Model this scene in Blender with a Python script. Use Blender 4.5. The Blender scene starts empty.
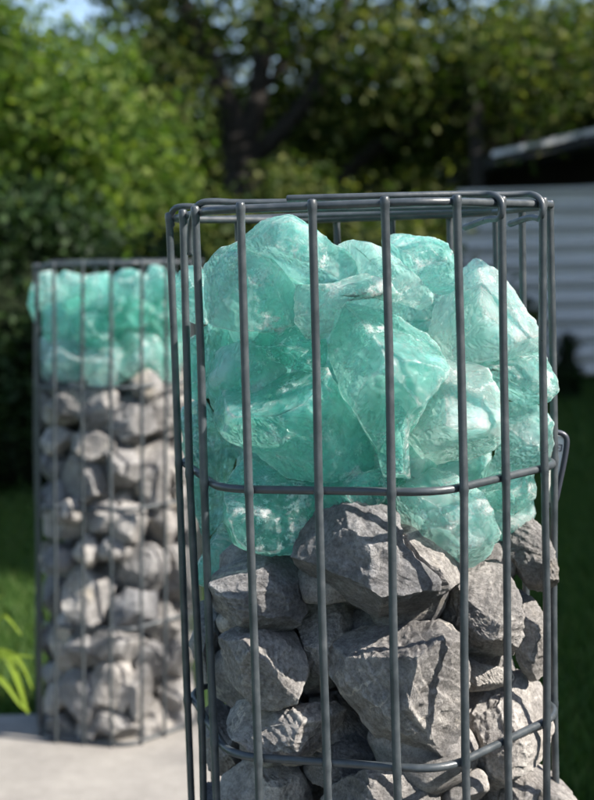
import bpy, math, random
import numpy as np
from mathutils import Vector, Matrix

random.seed(5)
scene = bpy.context.scene
col = scene.collection
R = math.radians

# ------------------------------------------------------------------ camera
F = 1294.5                    # focal length in photo pixels (594 x 800)
PITCH, ROLL = R(-5.934), R(1.6086)
CAMZ = 0.789
ORG = np.array([0, 0, CAMZ])
_c, _s = math.cos(PITCH), math.sin(PITCH)
FW = np.array([0, _c, _s]); UP0 = np.array([0, -_s, _c]); RT0 = np.array([1., 0, 0])
_c, _s = math.cos(ROLL), math.sin(ROLL)
RT = _c * RT0 - _s * UP0
UP = _s * RT0 + _c * UP0

def ray(px, py):
    v = FW + RT * ((px - 297) / F) - UP * ((py - 400) / F)
    return v

def at(px, py, Y):
    """point on the sight line of photo pixel (px,py) at world depth Y"""
    v = ray(px, py)
    return ORG + v * (Y / v[1])

cam_d = bpy.data.cameras.new('camera')
cam = bpy.data.objects.new('camera', cam_d)
col.objects.link(cam)
M = Matrix(((RT[0], UP[0], -FW[0], ORG[0]), (RT[1], UP[1], -FW[1], ORG[1]), (RT[2], UP[2], -FW[2], ORG[2]), (0, 0, 0, 1)))
cam.matrix_world = M
cam_d.sensor_fit = 'VERTICAL'
cam_d.sensor_height = 22.3
cam_d.sensor_width = 16.56
cam_d.lens = F / 800 * 22.3
cam_d.clip_start = 0.05
cam_d.clip_end = 500
cam_d.dof.use_dof = True
cam_d.dof.focus_distance = 0.905
cam_d.dof.aperture_fstop = 4.5
cam_d.dof.aperture_blades = 0
scene.camera = cam

# ------------------------------------------------------------------ light
SUN_AZ = Vector((0.945, -0.327))      # towards the sun
SUN_EL = R(40)
sd = Vector((SUN_AZ.x * math.cos(SUN_EL), SUN_AZ.y * math.cos(SUN_EL), math.sin(SUN_EL)))
sun_d = bpy.data.lights.new('sun', 'SUN'); sun_d.energy = 5.0; sun_d.angle = R(0.53); sun_d.color = (1, .94, .86)
sun = bpy.data.objects.new('sun', sun_d); col.objects.link(sun)
sun.rotation_euler = sd.to_track_quat('Z', 'Y').to_euler()
sun.location = (6, -2, 6)
w = bpy.data.worlds.new('World'); scene.world = w; w.use_nodes = True
nt = w.node_tree
bg = nt.nodes['Background']
sky = nt.nodes.new('ShaderNodeTexSky'); sky.sky_type = 'NISHITA'; sky.sun_disc = False
sky.sun_elevation = SUN_EL; sky.sun_rotation = math.atan2(sd.x, sd.y)
sky.air_density = 1.0; sky.dust_density = 1.2
nt.links.new(sky.outputs[0], bg.inputs[0]); bg.inputs[1].default_value = 0.105
vs = scene.view_settings
vs.view_transform = 'Standard'; vs.look = 'None'; vs.gamma = 1; vs.exposure = 1.2
vs.use_curve_mapping = False
cy = scene.cycles
cy.max_bounces = 8; cy.transmission_bounces = 6; cy.transparent_max_bounces = 12
cy.diffuse_bounces = 5; cy.glossy_bounces = 4
cy.caustics_refractive = False; cy.caustics_reflective = False
cy.use_adaptive_sampling = True; cy.adaptive_threshold = 0.04
cy.use_denoising = True; cy.blur_glossy = 0.6
cy.sample_clamp_indirect = 5

# ------------------------------------------------------------------ helpers
def tag(o, label=None, cat=None, group=None, kind=None):
    if label: o['label'] = label
    if cat: o['category'] = cat
    if group: o['group'] = group
    if kind: o['kind'] = kind
    return o

def mesh_obj(name, V, Fc, mat, parent=None, smooth=False, loc=None):
    me = bpy.data.meshes.new(name)
    V = np.asarray(V, dtype=float)
    if loc is not None: V = V - np.asarray(loc)
    if isinstance(Fc, np.ndarray):
        n, k = Fc.shape
        me.vertices.add(len(V)); me.vertices.foreach_set('co', V.astype(np.float32).ravel())
        me.loops.add(n * k); me.loops.foreach_set('vertex_index', Fc.astype(np.int32).ravel())
        me.polygons.add(n); me.polygons.foreach_set('loop_start', np.arange(0, n * k, k, dtype=np.int32))
        me.update(calc_edges=True); me.validate()
    else:
        me.from_pydata([tuple(v) for v in V], [], Fc); me.update()
    if smooth:
        me.polygons.foreach_set('use_smooth', [True] * len(me.polygons))
    if mat: me.materials.append(mat)
    o = bpy.data.objects.new(name, me); col.objects.link(o)
    if loc is not None: o.location = loc
    if parent: o.parent = parent
    return o

def empty(name, loc=(0, 0, 0)):
    o = bpy.data.objects.new(name, None); col.objects.link(o); o.location = loc
    o.empty_display_size = .05
    return o

def tube(P, r, sides=12, closed=False, rounded=True):
    """swept tube; returns verts, faces"""
    P = np.asarray(P, float); n = len(P)
    rad = np.broadcast_to(np.asarray(r, float), (n,)).copy()
    if not closed and rounded:                      # small dome on both ends
        t0 = (P[0] - P[1]); t0 /= np.linalg.norm(t0); t1 = (P[-1] - P[-2]); t1 /= np.linalg.norm(t1)
        P = np.vstack([P[0] + t0 * rad[0] * .45, P[0] + t0 * rad[0] * .3, P, P[-1] + t1 * rad[-1] * .3, P[-1] + t1 * rad[-1] * .45])
        rad = np.concatenate([[rad[0] * .45, rad[0] * .85], rad, [rad[-1] * .85, rad[-1] * .45]])
        n += 4
    T = np.zeros_like(P)
    if closed: T = np.roll(P, -1, 0) - np.roll(P, 1, 0)
    else:
        T[1:-1] = P[2:] - P[:-2]; T[0] = P[1] - P[0]; T[-1] = P[-1] - P[-2]
    T /= np.linalg.norm(T, axis=1)[:, None]
    up = np.array([0, 0, 1.]) if abs(T[0][2]) < .9 else np.array([1., 0, 0])
    N = np.cross(T[0], up); N /= np.linalg.norm(N)
    V = []
    for i in range(n):
        N = N - T[i] * np.dot(N, T[i]); N /= np.linalg.norm(N)
        B = np.cross(T[i], N)
        for k in range(sides):
            a = 2 * math.pi * k / sides
            V.append(P[i] + rad[i] * (math.cos(a) * N + math.sin(a) * B))
    Fc = []
    for i in range(n if closed else n - 1):
        j = (i + 1) % n
        for k in range(sides):
            l = (k + 1) % sides
            Fc.append((i * sides + k, i * sides + l, j * sides + l, j * sides + k))
    if not closed:
        Fc.append(tuple(range(sides))[::-1]); Fc.append(tuple((n - 1) * sides + k for k in range(sides)))
    return V, Fc

def smooth_path(P, n=6, rounds=2):
    P = [np.asarray(p, float) for p in P]
    for _ in range(rounds):
        Q = [P[0]]
        for a, b in zip(P[:-1], P[1:]):
            Q += [a * .75 + b * .25, a * .25 + b * .75]
        Q.append(P[-1]); P = Q
    return np.array(P)

# numpy value noise ------------------------------------------------------
def _h(i, j, k, seed):
    n = (i * 374761393 + j * 668265263 + k * 1440662683 + seed * 974634777) & 0xffffffff
    n = ((n ^ (n >> 13)) * 1274126177) & 0xffffffff
    n = n ^ (n >> 16)
    return (n & 0xffff) / 32767.5 - 1
def vnoise(P, seed=0):
    P = np.asarray(P); I = np.floor(P).astype(np.int64); f = P - I; f = f * f * (3 - 2 * f)
    i, j, k = I.T; x, y, z = f.T
    r = 0
    for a in (0, 1):
        for b in (0, 1):
            for c in (0, 1):
                r = r + _h(i + a, j + b, k + c, seed) * (x if a else 1 - x) * (y if b else 1 - y) * (z if c else 1 - z)
    return r
def fbm(P, o=4, seed=0):
    r = 0; a = 1
    for q in range(o):
        r = r + a * vnoise(P * 2 ** q + q * 17.3, seed + q); a *= .5
    return r

# ------------------------------------------------------------------ materials
def newmat(name):
    m = bpy.data.materials.new(name); m.use_nodes = True
    t = m.node_tree; t.nodes.clear()
    out = t.nodes.new('ShaderNodeOutputMaterial')
    return m, t, out
def N(t, typ, **kw):
    n = t.nodes.new(typ)
    for k, v in kw.items():
        if k.startswith('i_'):
            n.inputs[k[2:].replace('_', ' ')].default_value = v
        else: setattr(n, k, v)
    return n
def ramp(t, fac, stops, interp='LINEAR'):
    r = t.nodes.new('ShaderNodeValToRGB'); r.color_ramp.interpolation = interp
    el = r.color_ramp.elements
    while len(el) < len(stops): el.new(0.5)
    for e, (p, c) in zip(el, stops):
        e.position = p; e.color = (c, c, c, 1) if isinstance(c, (int, float)) else (*c, 1)
    t.links.new(fac, r.inputs[0]); return r
def mixc(t, fac, a, b, blend='MIX'):
    m = t.nodes.new('ShaderNodeMix'); m.data_type = 'RGBA'; m.blend_type = blend
    for s, v in ((0, fac), (6, a), (7, b)):
        if hasattr(v, 'is_linked') or hasattr(v, 'links'): t.links.new(v, m.inputs[s])
        else: m.inputs[s].default_value = v if s == 0 else (*v, 1)
    return m.outputs[2]
def noise(t, vec, scale, detail=6, rough=.6, dist=0):
    n = N(t, 'ShaderNodeTexNoise'); n.inputs['Scale'].default_value = scale; n.inputs['Detail'].default_value = detail
    n.inputs['Roughness'].default_value = rough; n.inputs['Distortion'].default_value = dist
    t.links.new(vec, n.inputs['Vector']); return n.outputs[0]
def bump(t, h, strength, dist, nrm=None):
    b = N(t, 'ShaderNodeBump'); b.inputs['Strength'].default_value = strength; b.inputs['Distance'].default_value = dist
    t.links.new(h, b.inputs['Height'])
    if nrm is not None: t.links.new(nrm, b.inputs['Normal'])
    return b.outputs[0]
def simple(name, c, rough=.6, spec=.5, metal=0):
    m, t, out = newmat(name)
    p = N(t, 'ShaderNodeBsdfPrincipled'); p.inputs['Base Color'].default_value = (*c, 1); p.inputs['Roughness'].default_value = rough
    p.inputs['Specular IOR Level'].default_value = spec; p.inputs['Metallic'].default_value = metal
    t.links.new(p.outputs[0], out.inputs[0]); return m

def stone_mat():
    m, t, out = newmat('grey_limestone')
    geo = N(t, 'ShaderNodeNewGeometry'); pos = geo.outputs['Position']
    oi = N(t, 'ShaderNodeObjectInfo')
    n1 = noise(t, pos, 14, 5, .6, .4); n2 = noise(t, pos, 90, 6, .7); n3 = noise(t, pos, 420, 4, .7)
    base = ramp(t, n1, [(.30, (.17, .167, .168)), (.5, (.315, .304, .296)), (.70, (.50, .482, .462))])
    grain = ramp(t, n2, [(.3, .62), (.55, 1.0), (.75, 1.22)])
    c = mixc(t, 1.0, base.outputs[0], grain.outputs[0], 'MULTIPLY')
    sp = ramp(t, n3, [(.35, .72), (.5, 1.0), (.66, 1.2)])
    c = mixc(t, 1.0, c, sp.outputs[0], 'MULTIPLY')
    # calcite veins
    va = noise(t, pos, 13, 6, .6, .3)
    ab = N(t, 'ShaderNodeMath', operation='SUBTRACT'); t.links.new(va, ab.inputs[0]); ab.inputs[1].default_value = .5
    a2 = N(t, 'ShaderNodeMath', operation='ABSOLUTE'); t.links.new(ab.outputs[0], a2.inputs[0])
    vein = ramp(t, a2.outputs[0], [(0, 1.0), (.006, .6), (.014, 0)])
    msk = ramp(t, noise(t, pos, 16, 4, .6), [(.56, 0), (.60, .75)])
    vm = N(t, 'ShaderNodeMath', operation='MULTIPLY'); t.links.new(vein.outputs[0], vm.inputs[0]); t.links.new(msk.outputs[0], vm.inputs[1])
    c = mixc(t, vm.outputs[0], c, (.60, .56, .50))
    # ochre dust on some faces
    oc = ramp(t, noise(t, pos, 11, 4, .6), [(.6, 0), (.74, .55)])
    c = mixc(t, oc.outputs[0], c, (.44, .37, .25))
    # worn, dusty edges
    pt = ramp(t, geo.outputs['Pointiness'], [(.47, .80), (.50, 1.0), (.56, 1.35)])
    c = mixc(t, 1.0, c, pt.outputs[0], 'MULTIPLY')
    # stone to stone variation
    rv = ramp(t, oi.outputs['Random'], [(0, (.72, .74, .78)), (.5, (1.04, 1.03, 1.02)), (1, (1.34, 1.30, 1.25))])
    c = mixc(t, 1.0, c, rv.outputs[0], 'MULTIPLY')
    p = N(t, 'ShaderNodeBsdfPrincipled'); t.links.new(c, p.inputs['Base Color'])
    p.inputs['Roughness'].default_value = .85; p.inputs['Specular IOR Level'].default_value = .28
    b = bump(t, noise(t, pos, 48, 10, .74, .15), 1.0, .0085)
    b = bump(t, noise(t, pos, 300, 5, .75), .9, .0018, b)
    t.links.new(b, p.inputs['Normal'])
    t.links.new(p.outputs[0], out.inputs[0]); return m

def glass_mat():
    m, t, out = newmat('aqua_glass')
    geo = N(t, 'ShaderNodeNewGeometry'); pos = geo.outputs['Position']
    oi = N(t, 'ShaderNodeObjectInfo')
    n1 = noise(t, pos, 24, 5, .6, 1.2)
    # cloudiness per lump, in the object's colour; front lumps carry painted sun and shade
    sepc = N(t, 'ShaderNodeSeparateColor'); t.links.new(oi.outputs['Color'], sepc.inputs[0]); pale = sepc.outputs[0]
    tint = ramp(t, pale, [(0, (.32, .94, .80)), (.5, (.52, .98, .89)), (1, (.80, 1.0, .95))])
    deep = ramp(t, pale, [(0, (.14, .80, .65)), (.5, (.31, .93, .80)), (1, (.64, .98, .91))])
    b = bump(t, noise(t, pos, 22, 3, .5, .3), .8, .012)
    # crushed zones with small shell shaped chips
    zone = ramp(t, noise(t, pos, 15, 5, .62, .3), [(.46, 0), (.55, 1)])
    vo = N(t, 'ShaderNodeTexVoronoi'); vo.inputs['Scale'].default_value = 62; vo.inputs['Detail'].default_value = 2.0; vo.inputs['Roughness'].default_value = .7
    nv = N(t, 'ShaderNodeTexNoise'); nv.inputs['Scale'].default_value = 30; nv.inputs['Detail'].default_value = 4; t.links.new(pos, nv.inputs['Vector'])
    vs_ = N(t, 'ShaderNodeVectorMath', operation='SCALE'); t.links.new(nv.outputs['Color'], vs_.inputs[0]); vs_.inputs['Scale'].default_value = .05
    va_ = N(t, 'ShaderNodeVectorMath', operation='ADD'); t.links.new(pos, va_.inputs[0]); t.links.new(vs_.outputs[0], va_.inputs[1])
    t.links.new(va_.outputs[0], vo.inputs['Vector'])
    zf = N(t, 'ShaderNodeMath', operation='MULTIPLY'); t.links.new(zone.outputs[0], zf.inputs[0]); t.links.new(vo.outputs['Distance'], zf.inputs[1])
    b = bump(t, zf.outputs[0], .9, .006, b)
    fine = noise(t, pos, 120, 8, .75, .1)
    b = bump(t, fine, .38, .0025, b)
    # frosted, splintered patches and pale rims; white glints and edge glow painted in
    fa = noise(t, pos, 46, 9, .74, .15)
    fp = ramp(t, fa, [(.53, 0), (.565, .6), (.62, 1)])
    f1 = N(t, 'ShaderNodeMath', operation='MULTIPLY'); t.links.new(fp.outputs[0], f1.inputs[0]); t.links.new(zone.outputs[0], f1.inputs[1])
    pnt = ramp(t, geo.outputs['Pointiness'], [(.504, 0), (.535, .7)])
    fmx = N(t, 'ShaderNodeMath', operation='MAXIMUM'); t.links.new(f1.outputs[0], fmx.inputs[0]); t.links.new(pnt.outputs[0], fmx.inputs[1])
    # clear windows and cloudy zones
    cl1 = noise(t, pos, 20, 6, .62, .5)
    cloud = ramp(t, cl1, [(.40, .13), (.52, .26), (.64, .60)])
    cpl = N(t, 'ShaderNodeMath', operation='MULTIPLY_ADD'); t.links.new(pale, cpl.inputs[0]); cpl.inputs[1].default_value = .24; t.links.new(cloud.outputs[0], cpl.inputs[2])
    fmul = N(t, 'ShaderNodeMath', operation='MAXIMUM'); t.links.new(cpl.outputs[0], fmul.inputs[0]); t.links.new(fmx.outputs[0], fmul.inputs[1])
    # milky body: lit from the front and from behind
    cf = ramp(t, n1, [(.36, 0), (.66, 1)])
    body = mixc(t, cf.outputs[0], deep.outputs[0], tint.outputs[0])
    body = mixc(t, fmx.outputs[0], body, (.84, 1.0, .95))
    s = N(t, 'ShaderNodeBsdfPrincipled'); t.links.new(body, s.inputs['Base Color'])
    s.inputs['Roughness'].default_value = .05; s.inputs['Specular IOR Level'].default_value = .9
    s.inputs['Subsurface Weight'].default_value = .85; s.inputs['Subsurface Radius'].default_value = (.6, 1.0, .95); s.inputs['Subsurface Scale'].default_value = .022
    t.links.new(b, s.inputs['Normal'])
    tl = N(t, 'ShaderNodeBsdfTranslucent'); t.links.new(mixc(t, .35, tint.outputs[0], (.85, 1, .95)), tl.inputs[0]); t.links.new(b, tl.inputs['Normal'])
    milk = N(t, 'ShaderNodeMixShader'); milk.inputs[0].default_value = .48
    t.links.new(s.outputs[0], milk.inputs[1]); t.links.new(tl.outputs[0], milk.inputs[2])
    # clear body: straight tinted transmission plus bent views
    g = N(t, 'ShaderNodeBsdfGlass'); g.inputs['IOR'].default_value = 1.45; g.inputs['Roughness'].default_value = .02
    t.links.new(mixc(t, .62, tint.outputs[0], (1, 1, 1)), g.inputs['Color']); t.links.new(b, g.inputs['Normal'])
    tr = N(t, 'ShaderNodeBsdfTransparent'); t.links.new(mixc(t, .62, tint.outputs[0], (1, 1, 1)), tr.inputs[0])
    clr = N(t, 'ShaderNodeMixShader'); clr.inputs[0].default_value = .60
    t.links.new(g.outputs[0], clr.inputs[1]); t.links.new(tr.outputs[0], clr.inputs[2])
    m4 = N(t, 'ShaderNodeMixShader'); t.links.new(fmul.outputs[0], m4.inputs[0])
    t.links.new(clr.outputs[0], m4.inputs[1]); t.links.new(milk.outputs[0], m4.inputs[2])
    t.links.new(m4.outputs[0], out.inputs[0])
    return m

def wire_mat():
    m, t, out = newmat('anthracite_coated_wire')
    geo = N(t, 'ShaderNodeNewGeometry'); pos = geo.outputs['Position']
    p = N(t, 'ShaderNodeBsdfPrincipled')
    c = ramp(t, noise(t, pos, 60, 5, .6), [(.3, (.028, .036, .042)), (.55, (.052, .062, .069)), (.72, (.085, .094, .10))])
    t.links.new(c.outputs[0], p.inputs['Base Color'])
    t.links.new(ramp(t, noise(t, pos, 140, 5, .7), [(.3, .26), (.7, .52)]).outputs[0], p.inputs['Roughness']); p.inputs['Specular IOR Level'].default_value = .6
    t.links.new(bump(t, noise(t, pos, 500, 3, .6), .25, .0004), p.inputs['Normal'])
    t.links.new(p.outputs[0], out.inputs[0]); return m

def leaf_mat(name, c1, c2, c3, trans=.45, seed=0):
    m, t, out = newmat(name)
    geo = N(t, 'ShaderNodeNewGeometry')
    r = ramp(t, geo.outputs['Random Per Island'], [(0, c1), (.55, c2), (1, c3)])
    p = N(t, 'ShaderNodeBsdfPrincipled'); t.links.new(r.outputs[0], p.inputs['Base Color']); p.inputs['Roughness'].default_value = .6
    p.inputs['Specular IOR Level'].default_value = .2
    tl = N(t, 'ShaderNodeBsdfTranslucent')
    t.links.new(mixc(t, 1.0, r.outputs[0], (1.5, 1.6, .7), 'MULTIPLY'), tl.inputs[0])
    mx = N(t, 'ShaderNodeMixShader'); mx.inputs[0].default_value = trans
    t.links.new(p.outputs[0], mx.inputs[1]); t.links.new(tl.outputs[0], mx.inputs[2])
    t.links.new(mx.outputs[0], out.inputs[0]); return m

def bark_mat():
    m, t, out = newmat('bark'); geo = N(t, 'ShaderNodeNewGeometry'); pos = geo.outputs['Position']
    p = N(t, 'ShaderNodeBsdfPrincipled')
    c = ramp(t, noise(t, pos, 18, 6, .7), [(.3, (.014, .011, .009)), (.7, (.045, .037, .03))])
    t.links.new(c.outputs[0], p.inputs['Base Color']); p.inputs['Roughness'].default_value = .9
    t.links.new(bump(t, noise(t, pos, 40, 5, .7), .8, .02), p.inputs['Normal'])
    t.links.new(p.outputs[0], out.inputs[0]); return m

def concrete_mat():
    m, t, out = newmat('pale_concrete'); geo = N(t, 'ShaderNodeNewGeometry'); pos = geo.outputs['Position']
    p = N(t, 'ShaderNodeBsdfPrincipled')
    c = ramp(t, noise(t, pos, 5, 6, .6), [(.3, (.215, .20, .182)), (.7, (.295, .276, .248))])
    g = ramp(t, noise(t, pos, 300, 4, .7), [(.3, .8), (.6, 1.1)])
    k = ramp(t, noise(t, pos, 38, 4, .7), [(.3, .86), (.6, 1.05)])
    cc = mixc(t, 1.0, c.outputs[0], g.outputs[0], 'MULTIPLY'); cc = mixc(t, 1.0, cc, k.outputs[0], 'MULTIPLY')
    t.links.new(cc, p.inputs['Base Color']); p.inputs['Roughness'].default_value = .85
    t.links.new(bump(t, noise(t, pos, 160, 6, .7), .5, .002), p.inputs['Normal'])
    t.links.new(p.outputs[0], out.inputs[0]); return m

def soil_mat():
    m, t, out = newmat('lawn_soil'); geo = N(t, 'ShaderNodeNewGeometry'); pos = geo.outputs['Position']
    p = N(t, 'ShaderNodeBsdfPrincipled')
    c = ramp(t, noise(t, pos, 9, 6, .7), [(.3, (.018, .040, .010)), (.7, (.035, .075, .016))])
    t.links.new(c.outputs[0], p.inputs['Base Color']); p.inputs['Roughness'].default_value = .9
    t.links.new(p.outputs[0], out.inputs[0]); return m

STONE, GLASS, WIRE, BARK = stone_mat(), glass_mat(), wire_mat(), bark_mat()

# ------------------------------------------------------------------ hexagonal column plan
class Column:
    def __init__(s, X, Y, yaw, s0, ztop, h, nring, lean=0):
        s.sides = [.1576, .1514, .1535, .1576, .1514, .1535]
        s.rad = .0415; s.ztop = ztop; s.h = h; s.n = nring; s.s0 = s0; s.lean = lean
        y = R(yaw)
        s.dirs = [np.array([math.cos(y + R(60 * k)), math.sin(y + R(60 * k))]) for k in range(6)]
        C = [np.array([X, Y])]
        for k in range(5): C.append(C[-1] + s.dirs[k] * s.sides[k])
        s.C = C; s.cen = sum(C) / 6
        s.nout = [np.array([d[1], -d[0]]) for d in s.dirs]
    def plan(s, a, off=0.0):
        """a: arc length measured from the middle of the first rounded corner"""
        r = s.rad; tl = r * math.tan(R(30)); arc = r * R(60)
        per = sum(s.sides) - 12 * tl + 6 * arc
        a = (a + arc / 2) % per
        for j in range(6):
            prev = s.dirs[j - 1]
            if a <= arc:
                th = a / r; n = np.array([-prev[1], prev[0]])
                st = s.C[j] - prev * tl
                cc = st + n * r
                p = cc + r * (prev * math.sin(th) - n * math.cos(th))
                o = (p - cc) / r
                return p + o * off
            a -= arc
            ln = s.sides[j] - 2 * tl
            if a <= ln: return s.C[j] + s.dirs[j] * (tl + a) + s.nout[j] * off
            a -= ln
        return s.C[0]
    def per(s):
        r = s.rad; return sum(s.sides) - 12 * r * math.tan(R(30)) + 6 * r * R(60)
    def leanv(s, P):
        """lean of the whole column about its foot (towards +x)"""
        P = np.array(P, float); P[..., 0] += (P[..., 2]) * math.tan(R(s.lean)); return P
    def inside_excess(s, V, pc=97):
        """largest distance by which points stick out of the three visible sides"""
        e = -1
        q = V.copy(); q[:, 0] -= q[:, 2] * math.tan(R(s.lean))
        for k in (5, 0, 1):
            dd = (q[:, :2] - s.C[k]) @ s.nout[k]
            e = max(e, np.percentile(dd, pc))
        return e
    def front_depth(s, px, py):
        """depth where the sight line meets the cage"""
        best = None
        for k in (5, 0, 1):
            v = ray(px, py); n = s.nout[k]
            den = v[0] * n[0] + v[1] * n[1]
            if den >= -1e-6: continue
            t = ((s.C[k] - ORG[:2]) @ n) / den
            p = ORG + v * t
            t2 = t
            if best is None or t > best: best = t
        return (best or 1) * ray(px, py)[1]

FRONT = Column(-.0578, .8961, -14.19, .0220, CAMZ + .0394, .1941, 5)
BACK = Column(-.4285 - .8 * math.tan(R(0)) , 2.1214, -15.76, .0231, CAMZ + .0108, .2, 5, lean=2.4)
# keep the leaning column where the photo shows it half way up
_dx = .40 * math.tan(R(2.4))
BACK.C = [c - np.array([_dx, 0]) for c in BACK.C]; BACK.cen = BACK.cen - np.array([_dx, 0])

WR = .0029
def build_cage(Cn, label, hooks):
    root = empty('wire_cage', (Cn.cen[0], Cn.cen[1], 0))
    tag(root, label, 'wire cage')
    L0 = np.array([Cn.cen[0], Cn.cen[1], 0])
    per = Cn.per()
    zs = [Cn.ztop - Cn.h * i for i in range(Cn.n)]; zs[-1] = .004
    for i, z in enumerate(zs):
        P = []
        M_ = 120
        for q in range(M_):
            p = Cn.plan(per * q / M_, -WR)
            P.append((p[0], p[1], z))
        V, Fc = tube(Cn.leanv(np.array(P)), WR * 1.02, 12, closed=True)
        mesh_obj('ring', np.array(V), Fc, WIRE, root, True, L0).location = (0, 0, 0)
    for k in range(18):
        p = Cn.plan(Cn.s0 + .05 * k * per / .9, WR * .85)
        jit = random.uniform(-.0011, .0011)
        zz = sorted(set(list(np.linspace(zs[-1] - .003, zs[0] + .0032, 9)) + [z + o for z in zs[:-1] for o in (-.006, -.0035, -.0012, .0012) if z + o < zs[0] + .002] + [z + .0035 for z in zs[1:-1]]))
        P = [(p[0] + jit * math.sin(z * 17 + k), p[1] + jit * .7 * math.cos(z * 13 + k), z) for z in zz]
        rw = [WR * (1.17 if any(abs(z - q) < .0015 for q in zs) else 1.06 if any(abs(z - q) < .004 for q in zs) else 1.0) for z in zz]
        V, Fc = tube(Cn.leanv(np.array(P)), rw, 12)
        mesh_obj('vertical_wire', np.array(V), Fc, WIRE, root, True, L0).location = (0, 0, 0)
    # spot welds where wires cross, kept with the rings they belong to
    for P in hooks:
        V, Fc = tube(smooth_path(P), WR * .82, 12)
        mesh_obj('lid_rod', np.array(V), Fc, WIRE, root, True, L0).location = (0, 0, 0)
    return root

def fpt(k, z, off=0):
    p = FRONT.plan(FRONT.s0 + .05 * k * FRONT.per() / .9, off); return np.array([p[0], p[1], z])
zt = FRONT.ztop
def lid(a_pts, b_pts): return a_pts + b_pts
def right_hook(k, px0, px1):
    b = fpt(k, zt, .001); inn = fpt(k, zt, -.02)
    Yb = b[1]
    return [at(px0[0], px0[1], Yb + .006), at(px0[0] + 12, px0[1] + 1, Yb), b + [.001, -.004, .001], b + [0, -.004, -.012], at(px1[0], px1[1], Yb + .012), at(px1[2], px1[3], Yb + .045)]
hooks = []
Y4 = fpt(4, 0)[1]; Y5 = fpt(5, 0)[1]; Ym1 = fpt(-1, 0)[1]; Ym2 = fpt(-2, 0)[1]; Ym3 = fpt(-3, 0)[1]
hooks.append([at(288, 198.5, .905), at(380, 196, .895)] + right_hook(4, (482, 193.5), (490, 218, 465, 227.5)))
hooks.append([at(190, 254, Ym1 + .02), at(190, 228, Ym1 + .018), at(193, 214, Ym1 + .012), at(199, 202.5, Ym1), at(215, 201, Ym1), at(240, 203, Ym1 + .002), at(380, 200, .93)] + right_hook(5, (523, 193.5), (532, 216, 510, 224)))
hooks.append([at(172, 226, Ym3), at(171, 216, Ym3), at(174, 208, Ym3 - .004), at(184, 206, Ym3 - .01), at(200, 207, Ym3 - .01), at(300, 210, 1.03), at(440, 207, 1.03), at(530, 205, 1.02)])
hooks.append([at(205, 219, 1.13), at(300, 216, 1.13), at(420, 212, 1.12), at(520, 209, 1.06)])
build_cage(FRONT, 'tall hexagonal cage of dark grey wire standing in front, in sharp focus', hooks)
Yb_ = BACK.cen[1]
bh = [[at(44, 270, 2.2), at(46, 263, 2.2), at(56, 261.5, 2.2), at(120, 261, 2.2), at(175, 260, 2.2)],
      [at(40, 272, 2.3), at(43, 266, 2.3), at(60, 265, 2.3), at(175, 262, 2.3)]]
build_cage(BACK, 'smaller looking hexagonal wire cage farther back at the left, slightly out of focus', bh)

# ------------------------------------------------------------------ stones
_ico = {}
def ico(sub):
    if sub not in _ico:
        import bmesh
        bm = bmesh.new(); bmesh.ops.create_icosphere(bm, subdivisions=sub, radius=1)
        V = np.array([v.co[:] for v in bm.verts]); Fc = np.array([[v.index for v in f.verts] for f in bm.faces]); bm.free()
        _ico[sub] = (V, Fc)
    return _ico[sub]

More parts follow.
